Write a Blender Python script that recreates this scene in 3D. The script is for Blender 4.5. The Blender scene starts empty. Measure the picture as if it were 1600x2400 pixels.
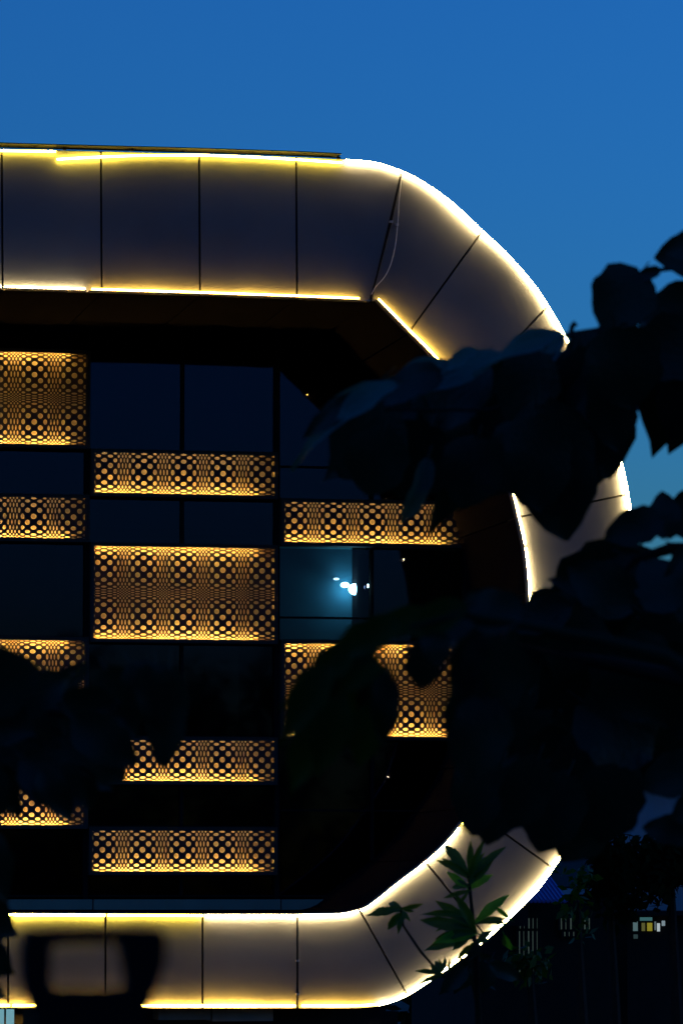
import bpy, math, random
from mathutils import Vector, Matrix

# ------------------------------------------------------------------ camera, sky, exposure
S = bpy.context.scene
F = 9900.0                                   # focal length in pixels of the 1600x2400 photograph
TH, PH = math.radians(11.4), math.radians(5.19)
ZC = 4.6
DY = 51.5 * math.cos(TH) * math.cos(PH)
CAM = Vector((-DY * math.tan(TH), -DY, ZC))
AX = Vector((math.sin(TH) * math.cos(PH), math.cos(TH) * math.cos(PH), math.sin(PH)))
RT = Vector((math.cos(TH), -math.sin(TH), 0))
UP = RT.cross(AX)

cd = bpy.data.cameras.new('camera')
cam = bpy.data.objects.new('camera', cd)
S.collection.objects.link(cam)
cam.location = CAM
cam.rotation_euler = (math.pi / 2 + PH, 0, -TH)
cd.sensor_fit = 'VERTICAL'
cd.sensor_height = 36.0
cd.lens = 36.0 * F / 2400.0
cd.clip_start, cd.clip_end = 0.1, 3000
cd.dof.use_dof = True
cd.dof.focus_distance = 52.5
cd.dof.aperture_fstop = 10.5
S.camera = cam

W = bpy.data.worlds.new('World')
S.world = W
W.use_nodes = True
nt = W.node_tree
nt.nodes.clear()
sky = nt.nodes.new('ShaderNodeTexSky')
sky.sky_type = 'NISHITA'
sky.sun_disc = False
sky.sun_elevation = math.radians(0.0)
sky.sun_rotation = math.radians(80)
sky.altitude = 0
sky.air_density = 1.0
sky.dust_density = 0.3
sky.ozone_density = 4.5
bg = nt.nodes.new('ShaderNodeBackground')
bg.inputs['Strength'].default_value = 0.84
wo = nt.nodes.new('ShaderNodeOutputWorld')
tint = nt.nodes.new('ShaderNodeMix')              # deep blue hour: little red is left in the light
tint.data_type = 'RGBA'
tint.blend_type = 'MULTIPLY'
tint.inputs['Factor'].default_value = 1
tint.inputs['B'].default_value = (0.28, 0.75, 0.96, 1)
nt.links.new(sky.outputs[0], tint.inputs['A'])
nt.links.new(tint.outputs['Result'], bg.inputs['Color'])
nt.links.new(bg.outputs[0], wo.inputs['Surface'])

S.view_settings.view_transform = 'Standard'
S.view_settings.look = 'None'
S.view_settings.exposure = 0.0
S.view_settings.gamma = 1.0
S.view_settings.use_curve_mapping = False
S.render.engine = 'CYCLES'
S.cycles.use_denoising = True
S.cycles.max_bounces = 6
S.cycles.transparent_max_bounces = 12
S.cycles.sample_clamp_indirect = 4.0
S.cycles.caustics_reflective = False
S.cycles.caustics_refractive = False


# ------------------------------------------------------------------ helpers
def ray(px, py):
    return AX + RT * ((px - 800) / F) - UP * ((py - 1200) / F)


def at(px, py, Y=0.0):
    """the point on the plane y = Y that shows at a pixel of the photograph"""
    d = ray(px, py)
    return CAM + d * ((Y - CAM.y) / d.y)


def atd(px, py, depth):
    return CAM + ray(px, py) * depth


class MB:
    def __init__(self):
        self.v, self.f = [], []

    def add(self, verts, faces):
        o = len(self.v)
        self.v += [tuple(p) for p in verts]
        self.f += [tuple(i + o for i in f) for f in faces]
        return self

    def box(self, x0, x1, y0, y1, z0, z1):
        v = [(x, y, z) for z in (z0, z1) for y in (y0, y1) for x in (x0, x1)]
        return self.add(v, [(0, 2, 3, 1), (4, 5, 7, 6), (0, 1, 5, 4), (2, 6, 7, 3), (0, 4, 6, 2), (1, 3, 7, 5)])

    def tube(self, path, rad, n=6, closed_ends=True):
        path = [Vector(p) for p in path]
        rs = rad if isinstance(rad, (list, tuple)) else [rad] * len(path)
        rings = []
        for i, p in enumerate(path):
            d = (path[min(i + 1, len(path) - 1)] - path[max(i - 1, 0)])
            d = d.normalized() if d.length > 1e-9 else Vector((0, 0, 1))
            a = Vector((0, 1, 0)) if abs(d.y) < 0.9 else Vector((1, 0, 0))
            u = d.cross(a).normalized()
            w = d.cross(u).normalized()
            rings.append([p + (u * math.cos(2 * math.pi * k / n) + w * math.sin(2 * math.pi * k / n)) * rs[i] for k in range(n)])
        v = [q for r in rings for q in r]
        f = []
        for i in range(len(path) - 1):
            for k in range(n):
                k2 = (k + 1) % n
                f.append((i * n + k, i * n + k2, (i + 1) * n + k2, (i + 1) * n + k))
        if closed_ends:
            f.append(tuple(range(n)))
            f.append(tuple(range((len(path) - 1) * n, len(path) * n))[::-1])
        return self.add(v, f)

    def strip(self, A, B, y0, y1):
        """a slab between two equal-length chains of points A and B (x,z taken), from y0 (front) to y1"""
        n = len(A)
        v = []
        for y in (y0, y1):
            v += [(p[0], y, p[2]) for p in A] + [(p[0], y, p[2]) for p in B]
        f = []
        for i in range(n - 1):
            a, b = i, i + 1
            f.append((a, b, n + b, n + a))
            f.append((2 * n + a, 3 * n + a, 3 * n + b, 2 * n + b))
            f.append((a, 2 * n + a, 2 * n + b, b))
            f.append((n + a, n + b, 3 * n + b, 3 * n + a))
        f.append((0, n, 3 * n, 2 * n))
        f.append((n - 1, 3 * n - 1, 4 * n - 1, 2 * n - 1)[::1])
        return self.add(v, f)

    def mesh(self, name, mat=None, smooth=False):
        me = bpy.data.meshes.new(name)
        me.from_pydata(self.v, [], self.f)
        if mat:
            me.materials.append(mat)
        if smooth:
            me.polygons.foreach_set('use_smooth', [True] * len(me.polygons))
        me.update()
        return me

    def build(self, name, mat, parent=None, smooth=False):
        return link(name, self.mesh(name, mat, smooth), parent)


def link(name, me, parent=None, loc=None):
    o = bpy.data.objects.new(name, me)
    S.collection.objects.link(o)
    if parent is not None:
        o.parent = parent
        p = parent
        off = Vector((0, 0, 0))
        while p is not None:
            off += p.location
            p = p.parent
        o.location = (loc if loc is not None else Vector((0, 0, 0))) - off
    elif loc is not None:
        o.location = loc
    return o


def tag(o, label=None, cat=None, group=None, kind=None):
    if label: o['label'] = label
    if cat: o['category'] = cat
    if group: o['group'] = group
    if kind: o['kind'] = kind
    return o


def empty(name, loc, label=None, cat=None, group=None):
    o = link(name, None, None, Vector(loc))
    o.empty_display_size = 0.2
    return tag(o, label, cat, group)


# ------------------------------------------------------------------ materials
def mat(name, col, rough=0.6, spec=0.3, metal=0.0, var=0.0, vscale=5.0, bump=0.0, bscale=40.0, coords='Object'):
    m = bpy.data.materials.new(name)
    m.use_nodes = True
    t = m.node_tree
    p = t.nodes['Principled BSDF']
    p.inputs['Base Color'].default_value = (*col, 1)
    p.inputs['Roughness'].default_value = rough
    p.inputs['Specular IOR Level'].default_value = spec
    p.inputs['Metallic'].default_value = metal
    tc = t.nodes.new('ShaderNodeTexCoord')
    if var > 0:
        n = t.nodes.new('ShaderNodeTexNoise')
        n.inputs['Scale'].default_value = vscale
        n.inputs['Detail'].default_value = 5
        t.links.new(tc.outputs[coords], n.inputs['Vector'])
        oi = t.nodes.new('ShaderNodeObjectInfo')
        ad = t.nodes.new('ShaderNodeMath'); ad.operation = 'MULTIPLY_ADD'
        ad.inputs[1].default_value = 0.35
        t.links.new(oi.outputs['Random'], ad.inputs[0])
        t.links.new(n.outputs['Fac'], ad.inputs[2])
        r = t.nodes.new('ShaderNodeMapRange')
        r.inputs['From Min'].default_value = 0.3
        r.inputs['From Max'].default_value = 1.05
        r.inputs['To Min'].default_value = 1 - var
        r.inputs['To Max'].default_value = 1 + var
        t.links.new(ad.outputs[0], r.inputs['Value'])
        mx = t.nodes.new('ShaderNodeMix'); mx.data_type = 'RGBA'; mx.blend_type = 'MULTIPLY'
        mx.inputs['Factor'].default_value = 1
        mx.inputs['A'].default_value = (*col, 1)
        t.links.new(r.outputs[0], mx.inputs['B'])
        t.links.new(mx.outputs['Result'], p.inputs['Base Color'])
    if bump > 0:
        n2 = t.nodes.new('ShaderNodeTexNoise')
        n2.inputs['Scale'].default_value = bscale
        n2.inputs['Detail'].default_value = 3
        t.links.new(tc.outputs[coords], n2.inputs['Vector'])
        b = t.nodes.new('ShaderNodeBump')
        b.inputs['Strength'].default_value = bump
        b.inputs['Distance'].default_value = 0.02
        t.links.new(n2.outputs['Fac'], b.inputs['Height'])
        t.links.new(b.outputs[0], p.inputs['Normal'])
    return m


def emit(name, col, strength, uneven=0.0):
    """a glowing surface; uneven > 0 makes stretches of it dimmer, as on worn light strips (noise scale)"""
    m = bpy.data.materials.new(name)
    m.use_nodes = True
    t = m.node_tree
    t.nodes.clear()
    e = t.nodes.new('ShaderNodeEmission')
    e.inputs['Color'].default_value = (*col, 1)
    e.inputs['Strength'].default_value = strength
    o = t.nodes.new('ShaderNodeOutputMaterial')
    t.links.new(e.outputs[0], o.inputs['Surface'])
    if uneven > 0:
        tc = t.nodes.new('ShaderNodeTexCoord')
        n = t.nodes.new('ShaderNodeTexNoise')
        n.inputs['Scale'].default_value = uneven
        n.inputs['Detail'].default_value = 2
        t.links.new(tc.outputs['Object'], n.inputs['Vector'])
        r = t.nodes.new('ShaderNodeMapRange')
        r.inputs['From Min'].default_value = 0.32
        r.inputs['From Max'].default_value = 0.68
        r.inputs['To Min'].default_value = strength * 0.5
        r.inputs['To Max'].default_value = strength * 1.4
        t.links.new(n.outputs['Fac'], r.inputs['Value'])
        t.links.new(r.outputs[0], e.inputs['Strength'])
    return m


def glass_mat(name, tint, rough=0.03):
    m = bpy.data.materials.new(name)
    m.use_nodes = True
    t = m.node_tree
    t.nodes.clear()
    tr = t.nodes.new('ShaderNodeBsdfTransparent')
    tr.inputs['Color'].default_value = (*tint, 1)
    g = t.nodes.new('ShaderNodeBsdfGlossy')
    g.inputs['Roughness'].default_value = rough
    g.inputs['Color'].default_value = (0.5, 0.53, 0.9, 1)
    fr = t.nodes.new('ShaderNodeFresnel')
    fr.inputs['IOR'].default_value = 1.5
    tc = t.nodes.new('ShaderNodeTexCoord')
    n = t.nodes.new('ShaderNodeTexNoise'); n.inputs['Scale'].default_value = 0.7
    t.links.new(tc.outputs['Object'], n.inputs['Vector'])
    b = t.nodes.new('ShaderNodeBump'); b.inputs['Strength'].default_value = 0.05; b.inputs['Distance'].default_value = 0.05
    t.links.new(n.outputs['Fac'], b.inputs['Height'])
    t.links.new(b.outputs[0], g.inputs['Normal'])
    mx = t.nodes.new('ShaderNodeMixShader')
    o = t.nodes.new('ShaderNodeOutputMaterial')
    t.links.new(fr.outputs[0], mx.inputs[0])
    t.links.new(tr.outputs[0], mx.inputs[1])
    t.links.new(g.outputs[0], mx.inputs[2])
    t.links.new(mx.outputs[0], o.inputs['Surface'])
    return m


def leaf_mat(name, col, trans=0.25, rough=0.45, spec=0.3, var=0.35):
    m = mat(name, col, rough, spec, 0, var, 9.0, 0.15, 14.0, 'Object')
    t = m.node_tree
    p = t.nodes['Principled BSDF']
    out = [n for n in t.nodes if n.type == 'OUTPUT_MATERIAL'][0]
    tl = t.nodes.new('ShaderNodeBsdfTranslucent')
    tl.inputs['Color'].default_value = (col[0] * 1.3, col[1] * 1.6, col[2] * 0.6, 1)
    mx = t.nodes.new('ShaderNodeMixShader')
    mx.inputs[0].default_value = trans
    t.links.new(p.outputs[0], mx.inputs[1])
    t.links.new(tl.outputs[0], mx.inputs[2])
    t.links.new(mx.outputs[0], out.inputs['Surface'])
    return m


M = {
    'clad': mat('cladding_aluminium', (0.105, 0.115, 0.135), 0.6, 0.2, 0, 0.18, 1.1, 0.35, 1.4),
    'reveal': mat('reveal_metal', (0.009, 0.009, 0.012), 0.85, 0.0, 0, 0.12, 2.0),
    'dark': mat('dark_metal', (0.012, 0.012, 0.014), 0.7, 0.05, 0, 0.1, 4.0),
    'trim': mat('edge_trim', (0.09, 0.09, 0.1), 0.5, 0.3, 0, 0.1, 6.0),
    'channel': mat('led_channel_metal', (0.35, 0.34, 0.33), 0.45, 0.4, 0.2, 0.1, 8.0),
    'sub': mat('substructure', (0.015, 0.015, 0.017), 0.8, 0.1),
    'sheet': mat('perforated_metal', (0.05, 0.043, 0.038), 0.6, 0.2, 0, 0.15, 6.0),
    'case': mat('light_box_lining', (0.34, 0.31, 0.25), 0.8, 0.1, 0, 0.12, 5.0),
    'glass': glass_mat('curtain_wall_glass', (0.45, 0.5, 0.55)),
    'inside': mat('interior_dark', (0.025, 0.025, 0.028), 0.9, 0.0, 0, 0.2, 1.0),
    'roomwall': mat('interior_blue_wall', (0.05, 0.19, 0.28), 0.8, 0.1, 0, 0.15, 3.0),
    'sill': mat('sill_panel_grey', (0.40, 0.30, 0.22), 0.6, 0.2, 0, 0.12, 3.0, 0.05, 30),
    'concrete': mat('concrete', (0.30, 0.30, 0.30), 0.85, 0.1, 0, 0.25, 4.0, 0.2, 30),
    'ground': mat('ground_earth', (0.05, 0.05, 0.045), 0.95, 0.05, 0, 0.3, 0.4, 0.3, 5, 'Object'),
    'cable': mat('white_cable', (0.5, 0.5, 0.52), 0.5, 0.3),
    'leaf': leaf_mat('dark_leaf', (0.012, 0.026, 0.014), 0.10, 0.45, 0.3),
    'leafg': leaf_mat('green_leaf', (0.022, 0.042, 0.007), 0.25, 0.6, 0.1),
    'young': leaf_mat('young_leaf', (0.13, 0.30, 0.02), 0.4, 0.5, 0.2),
    'mango': leaf_mat('glossy_green_leaf', (0.055, 0.095, 0.010), 0.35, 0.5, 0.25),
    'teal': leaf_mat('sky_sheen_leaf', (0.055, 0.14, 0.125), 0.2, 0.5, 0.25),  # skylight sheen on the dark leaves, painted into the base colour
    'bgleaf': leaf_mat('far_leaf', (0.010, 0.020, 0.008), 0.1, 0.9, 0.0),
    'bark': mat('bark', (0.03, 0.024, 0.02), 0.9, 0.1, 0, 0.3, 8, 0.4, 20),
    'twig': mat('green_twig', (0.025, 0.03, 0.015), 0.8, 0.1, 0, 0.2, 8),
    'black': mat('black_painted_metal', (0.008, 0.008, 0.009), 0.6, 0.2, 0, 0.1, 9),
    'housewall': mat('house_plaster', (0.22, 0.21, 0.25), 0.9, 0.1, 0, 0.2, 1.5, 0.2, 12),
    'palewall': mat('pale_plaster', (0.34, 0.32, 0.36), 0.9, 0.1, 0, 0.2, 1.0, 0.2, 12),
    'roofblue': mat('blue_roof_sheet', (0.12, 0.14, 0.42), 0.5, 0.3, 0, 0.15, 2.0),
    'darkwood': mat('dark_wood', (0.025, 0.022, 0.02), 0.8, 0.1, 0, 0.2, 4),
}
LED_Y = (1.0, 0.63, 0.05)
LED_C = (1.0, 0.68, 0.26)
LED_A = (1.0, 0.52, 0.06)


# ------------------------------------------------------------------ chains of the frame
def catmull(pts, sub=8):
    out = []
    n = len(pts)
    for i in range(n - 1):
        p0, p1, p2, p3 = pts[max(i - 1, 0)], pts[i], pts[i + 1], pts[min(i + 2, n - 1)]
        for s in range(sub):
            t = s / sub
            out.append(tuple(0.5 * (2 * p1[k] + (p2[k] - p0[k]) * t + (2 * p0[k] - 5 * p1[k] + 4 * p2[k] - p3[k]) * t * t
                             + (3 * p1[k] - p0[k] - 3 * p2[k] + p3[k]) * t ** 3) for k in (0, 1)))
    out.append(tuple(pts[-1]))
    return out


class Chain:
    """a polyline on a vertical plane, addressed by arc length"""

    def __init__(self, px, Y=0.0):
        self.p = [at(x, y, Y) for x, y in px]
        self.s = [0.0]
        for a, b in zip(self.p, self.p[1:]):
            self.s.append(self.s[-1] + (b - a).length)

    def pt(self, s):
        s = min(max(s, 0), self.s[-1])
        for i in range(len(self.s) - 1):
            if s <= self.s[i + 1]:
                t = (s - self.s[i]) / max(self.s[i + 1] - self.s[i], 1e-9)
                return self.p[i].lerp(self.p[i + 1], t)
        return self.p[-1].copy()

    def near(self, q):
        best, bs = 1e9, 0
        for i in range(len(self.p) - 1):
            a, d = self.p[i], self.p[i + 1] - self.p[i]
            t = min(max((q - a).dot(d) / max(d.length_squared, 1e-12), 0), 1)
            e = (a + d * t - q).length
            if e < best:
                best, bs = e, self.s[i] + t * d.length
        return bs

    def sub(self, s0, s1, n):
        return [self.pt(s0 + (s1 - s0) * k / (n - 1)) for k in range(n)]

    def nrm(self, s):
        d = self.pt(s + 0.02) - self.pt(s - 0.02)
        d.normalize()
        return Vector((-d.z, 0, d.x))          # points to the outside (up) when running left to right on top


OUT_PX = [(-720, 324), (-300, 337), (0, 349), (140, 353), (460, 361), (700, 369), (790, 373)]
OUT_PX = OUT_PX[:-1] + catmull([(800, 374), (870, 379), (916, 392), (957, 408), (1007, 437), (1061, 477), (1123, 535), (1185, 593), (1247, 663),
          (1289, 726), (1322, 784), (1365, 862), (1405, 945), (1435, 1020), (1456, 1085), (1471, 1158), (1481, 1230), (1488, 1310), (1490, 1410), (1483, 1540),
          (1463, 1680), (1425, 1820), (1375, 1920), (1311, 2014), (1261, 2085), (1196, 2151), (1131, 2210), (1087, 2245), (1034, 2282), (983, 2317),
          (940, 2342), (890, 2358), (830, 2363)], 4) + [(697, 2363), (475, 2363), (248, 2363), (0, 2362), (-300, 2361), (-720, 2360)]
IN_PX = [(-720, 652), (-300, 667), (0, 679), (204, 685), (469, 693), (696, 701), (796, 705), (866, 708)] + \
        catmull([(876, 702), (949, 776), (1027, 856), (1100, 950), (1152, 1045), (1190, 1145), (1208, 1217), (1222, 1281), (1230, 1351), (1233, 1417), (1230, 1520),
                 (1212, 1640), (1175, 1770), (1138, 1840), (1100, 1894), (1047, 1965), (993, 2016), (929, 2065), (865, 2116), (840, 2129), (799, 2138)], 4) + \
        [(697, 2140), (475, 2140), (248, 2139), (0, 2138), (-300, 2138), (-720, 2138)]
OUT, INN = Chain(OUT_PX), Chain(IN_PX)
SEAMS = [((-705, 652), (-710, 324)), ((-452, 662), (-454, 332)), ((-222, 670), (-223, 341)), ((7, 679), (5, 349)), ((239, 686), (237, 355)), ((469, 693), (467, 361)), ((696, 701), (694, 369)),
         ((868, 706), (941, 402)), ((955, 783), (1130, 541)), ((1085, 928), (1283, 717)), ((1160, 1062), (1392, 915)), ((1206, 1214), (1471, 1158)),
         ((1232, 1389), (1490, 1394)), ((1222, 1590), (1475, 1610)), ((1168, 1785), (1408, 1860)), ((1100, 1894), (1296, 2036)), ((993, 2016), (1143, 2200)),
         ((840, 2129), (955, 2334)), ((697, 2140), (697, 2363)), ((475, 2140), (475, 2363)), ((248, 2139), (248, 2363)), ((20, 2138), (20, 2362)), ((-208, 2138), (-208, 2361)), ((-438, 2138), (-438, 2360)), ((-668, 2138), (-668, 2360))]
SS = [(INN.near(at(*a)), OUT.near(at(*b))) for a, b in SEAMS]

GY = 3.3                                      # the glass stands this far behind the frame's face

# ------------------------------------------------------------------ setting
g = MB().add([(-600, -400, 0), (600, -400, 0), (600, 900, 0), (-600, 900, 0)], [(0, 1, 2, 3)])
tag(g.build('ground', M['ground']), kind='structure')

# ------------------------------------------------------------------ the building
B = empty('office_building', (0, 3.0, 0), 'dark building with a rounded frame edged in glowing yellow lines around perforated light panels', 'building')

# cladding panels of the frame, their reveal panels behind the inner edge, and the outer skin
GAP = 0.013
for k in range(len(SS) - 1):
    (i0, o0), (i1, o1) = SS[k], SS[k + 1]
    n = 12
    ia, oa = INN.sub(i0 + GAP, i1 - GAP, n), OUT.sub(o0 + GAP, o1 - GAP, n)
    MB().strip(ia, oa, 0.0, 0.05).build('cladding_panel', M['clad'], B)
    # reveal panel running back to the glass
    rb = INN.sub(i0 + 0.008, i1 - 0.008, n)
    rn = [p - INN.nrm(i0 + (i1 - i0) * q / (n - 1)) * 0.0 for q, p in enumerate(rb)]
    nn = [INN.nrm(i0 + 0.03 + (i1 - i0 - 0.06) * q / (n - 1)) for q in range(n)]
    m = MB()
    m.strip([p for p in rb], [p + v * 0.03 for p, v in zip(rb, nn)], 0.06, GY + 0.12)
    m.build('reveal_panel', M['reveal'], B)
# substructure behind the panels
n = 160
ia = [p + INN.nrm(INN.s[-1] * q / (n - 1)) * 0.05 for q, p in enumerate(INN.sub(0, INN.s[-1], n))]
oa = [p - OUT.nrm(OUT.s[-1] * q / (n - 1)) * 0.03 for q, p in enumerate(OUT.sub(0, OUT.s[-1], n))]
# chain pairing follows the seams so the backing never leaves the band
bi, bo = [], []
for k in range(len(SS) - 1):
    for q in range(8):
        t = q / 8
        si = SS[k][0] + (SS[k + 1][0] - SS[k][0]) * t
        so = SS[k][1] + (SS[k + 1][1] - SS[k][1]) * t
        bi.append(INN.pt(si) + INN.nrm(si) * 0.045)
        bo.append(OUT.pt(so) - OUT.nrm(so) * 0.03)
MB().strip(bi, bo, 0.07, 0.11).build('backing_sheet', M['sub'], B)
# outer skin: roof, side and underside of the frame as one folded sheet
osk = OUT.sub(SS[0][1], SS[-1][1], 140)
osn = [OUT.nrm(SS[0][1] + (SS[-1][1] - SS[0][1]) * q / 139) for q in range(140)]
MB().strip([p - v * 0.06 for p, v in zip(osk, osn)], [p - v * 0.01 for p, v in zip(osk, osn)], 0.055, 9.0).build('outer_skin', M['trim'], B)
# dark edge trim standing just outside the light lines
tr = OUT.sub(SS[0][1], SS[-1][1], 140)
MB().strip([p + v * 0.002 for p, v in zip(tr, osn)], [p + v * 0.014 for p, v in zip(tr, osn)], 0.056, 0.16).build('edge_trim', M['dark'], B)
sA = OUT.near(at(132, 352)); sB = OUT.near(at(795, 373))
lp = OUT.sub(0, sB, 20)
MB().strip([p + Vector((0, 0, 0.044)) for p in lp], [p + Vector((0, 0, 0.056)) for p in lp], -0.13, 0.16).build('roof_lip', M['dark'], B)


# light lines
def led_path(px, inset, y):
    c = Chain(px)
    return c


def ribbon(pts, r, y):
    """a flat light ribbon of half width r, its broad side turned to the panel behind it"""
    A, Bq = [], []
    for i, p in enumerate(pts):
        d = (pts[min(i + 1, len(pts) - 1)] - pts[max(i - 1, 0)]).normalized()
        n_ = Vector((-d.z, 0, d.x))
        A.append(p - n_ * r * 0.7)
        Bq.append(p + n_ * r * 0.7)
    return MB().strip(A, Bq, y - 0.002, y + 0.002)


LEDK = 2.3


def led(px, col, L, y=-0.048, r=0.017, label=None, shift=(0, 0)):
    c = Chain(px)
    n = max(2, int(c.s[-1] / 0.22) + 1)
    pts = [Vector((p.x, y, p.z)) for p in c.sub(0, c.s[-1], n)]
    key = 'led_%.2f_%.2f_%d' % (col[1], col[2], L)
    m = bpy.data.materials.get(key) or emit(key, col, L * LEDK, 1.1)
    return ribbon(pts, r, y).build('light_strip', m, B)


def off_px(chain, s0, s1, d, n=None):
    """a light line following the frame's edge, d metres to the inside of it"""
    n = n or max(2, int((s1 - s0) / 0.12) + 2)
    return [chain.pt(s0 + (s1 - s0) * k / (n - 1)) + chain.nrm(s0 + (s1 - s0) * k / (n - 1)) * d for k in range(n)]


def led_along(chain, a, b, d, col, L, y=-0.048, r=0.017):
    s0, s1 = chain.near(at(*a)), chain.near(at(*b))
    pts = [Vector((p.x, y, p.z)) for p in off_px(chain, s0, s1, d)]
    key = 'led_%.2f_%.2f_%d' % (col[1], col[2], L)
    m = bpy.data.materials.get(key) or emit(key, col, L * LEDK, 1.1)
    return ribbon(pts, r, y).build('light_strip', m, B)


# top, outer edge: loose straight strips, then the bright arc
led([(-710, 333), (-300, 345), (0, 355), (130, 357)], LED_Y, 42)
led([(133, 375), (180, 372), (240, 369), (330, 366), (460, 365), (600, 370), (700, 376), (800, 383)], LED_Y, 46)
led_along(OUT, (808, 375), (1341, 820), -0.022, LED_C, 105, r=0.022)
led_along(OUT, (1345, 826), (1500, 1390), -0.022, LED_C, 95, r=0.022)
led_along(OUT, (1490, 1400), (1310, 2015), -0.022, LED_C, 80, r=0.02)
led_along(OUT, (1309, 2017), (1263, 2084), -0.022, LED_C, 95, r=0.02)
led_along(OUT, (1261, 2087), (1133, 2208), -0.022, LED_C, 110, r=0.02)
led_along(OUT, (1128, 2212), (885, 2359), -0.022, LED_C, 90, r=0.018)
led_along(OUT, (880, 2360), (705, 2363), -0.03, LED_A, 60)
led_along(OUT, (690, 2363), (300, 2363), -0.03, LED_A, 85)
led_along(OUT, (292, 2363), (30, 2362), -0.03, LED_A, 80)
led_along(OUT, (22, 2362), (-700, 2360), -0.03, LED_A, 80)
# inner edge
led_along(INN, (-700, 652), (3, 679), 0.035, LED_C, 38, r=0.014)
led_along(INN, (10, 679), (198, 685), 0.035, LED_C, 44, r=0.014)
led_along(INN, (214, 685), (840, 707), 0.035, LED_A, 44, r=0.014)
led_along(INN, (880, 706), (1090, 935), 0.035, LED_A, 62, r=0.015)
led_along(INN, (1095, 942), (1221, 1278), 0.035, LED_C, 60, r=0.015)
led_along(INN, (1222, 1286), (1105, 1887), 0.035, LED_C, 70, r=0.016)
led_along(INN, (1097, 1898), (1075, 1928), 0.035, LED_Y, 40, r=0.014)
led_along(INN, (1068, 1937), (842, 2128), 0.03, LED_C, 85, r=0.017)
led_along(INN, (836, 2131), (480, 2140), 0.03, LED_C, 85, r=0.017)
led_along(INN, (474, 2140), (252, 2139), 0.03, LED_Y, 80, r=0.017)
led_along(INN, (246, 2139), (-700, 2138), 0.03, LED_Y, 75, r=0.017)
# metal channels carrying the inner lines
for a, b in [((-700, 652), (200, 685)), ((206, 685), (864, 708)), ((878, 704), (1090, 935)), ((1095, 942), (1105, 1887)), ((1097, 1898), (842, 2128)), ((836, 2131), (-700, 2138))]:
    s0, s1 = INN.near(at(*a)), INN.near(at(*b))
    A = off_px(INN, s0, s1, 0.002, 40)
    Bq = off_px(INN, s0, s1, 0.012, 40)
    MB().strip(A, Bq, -0.085, 0.0).build('light_channel', M['channel'], B)
# loose cable hanging beside the corner seam
cp = [atd(x, y, 51.2) for x, y in catmull([(940, 420), (934, 480), (931, 530), (926, 575), (915, 620), (900, 650), (880, 672), (870, 690)], 4)]
cp = [Vector((at(x, y, -0.06).x, -0.06, at(x, y, -0.06).z)) for x, y in catmull([(940, 420), (934, 480), (931, 530), (926, 575), (915, 620), (900, 650), (880, 672), (870, 690)], 4)]
MB().tube(cp, 0.005, 5).build('cable', M['cable'], B)
cp = [at(x, y, -0.015) for x, y in [(938, 416), (916, 520), (890, 620), (868, 700)]]
MB().tube(cp, 0.012, 5).build('cable', M['dark'], B)
for x, y in [(697, 2252), (697, 2330), (916, 520), (929, 527), (310, 352), (152, 349), (793, 370)]:
    p = at(x, y, -0.02)
    MB().box(p.x - 0.02, p.x + 0.02, -0.05, 0.002, p.z - 0.012, p.z + 0.012).build('cable_clip', M['channel'] if y > 400 else M['dark'], B)

# ---- curtain wall -------------------------------------------------
fx = lambda x, y=1500: at(x, y, GY).x
fz = lambda y, x=430: at(x, y, GY).z
COLX = [(-700, -252), (-240, 197), (208, 641), (653, 1085)]
CX = [(fx(a), fx(b)) for a, b in COLX]


def zrow(y, col):
    """height of a feature read off at its column's middle"""
    a, b = COLX[col]
    return at((a + b) / 2, y, GY).z


BOX = [  # column, y top, y bottom (pixels at the column's middle), lit from, label
    (1, 822, 1050, 'both', 44, 'tall'), (1, 1160, 1270, 'low', 36, 'short'), (1, 1497, 1724, 'both', 40, 'tall'), (1, 1832, 1940, 'low', 40, 'short'),
    (2, 1062, 1168, 'low', 40, 'short'), (2, 1280, 1507, 'both', 48, 'tall'), (2, 1731, 1837, 'low', 40, 'short'), (2, 1942, 2048, 'low', 44, 'short'),
    (3, 1178, 1282, 'low', 40, 'short'), (3, 1510, 1730, 'both', 46, 'tall')]

# perforated sheets
PX, PZ = 0.513, 0.607


def warp(u, n, a1, a2):
    w = 2 * math.pi / n
    return (u + a1 / w * math.sin(w * u) + a2 / (2 * w) * math.sin(2 * w * u)) / n


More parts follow.
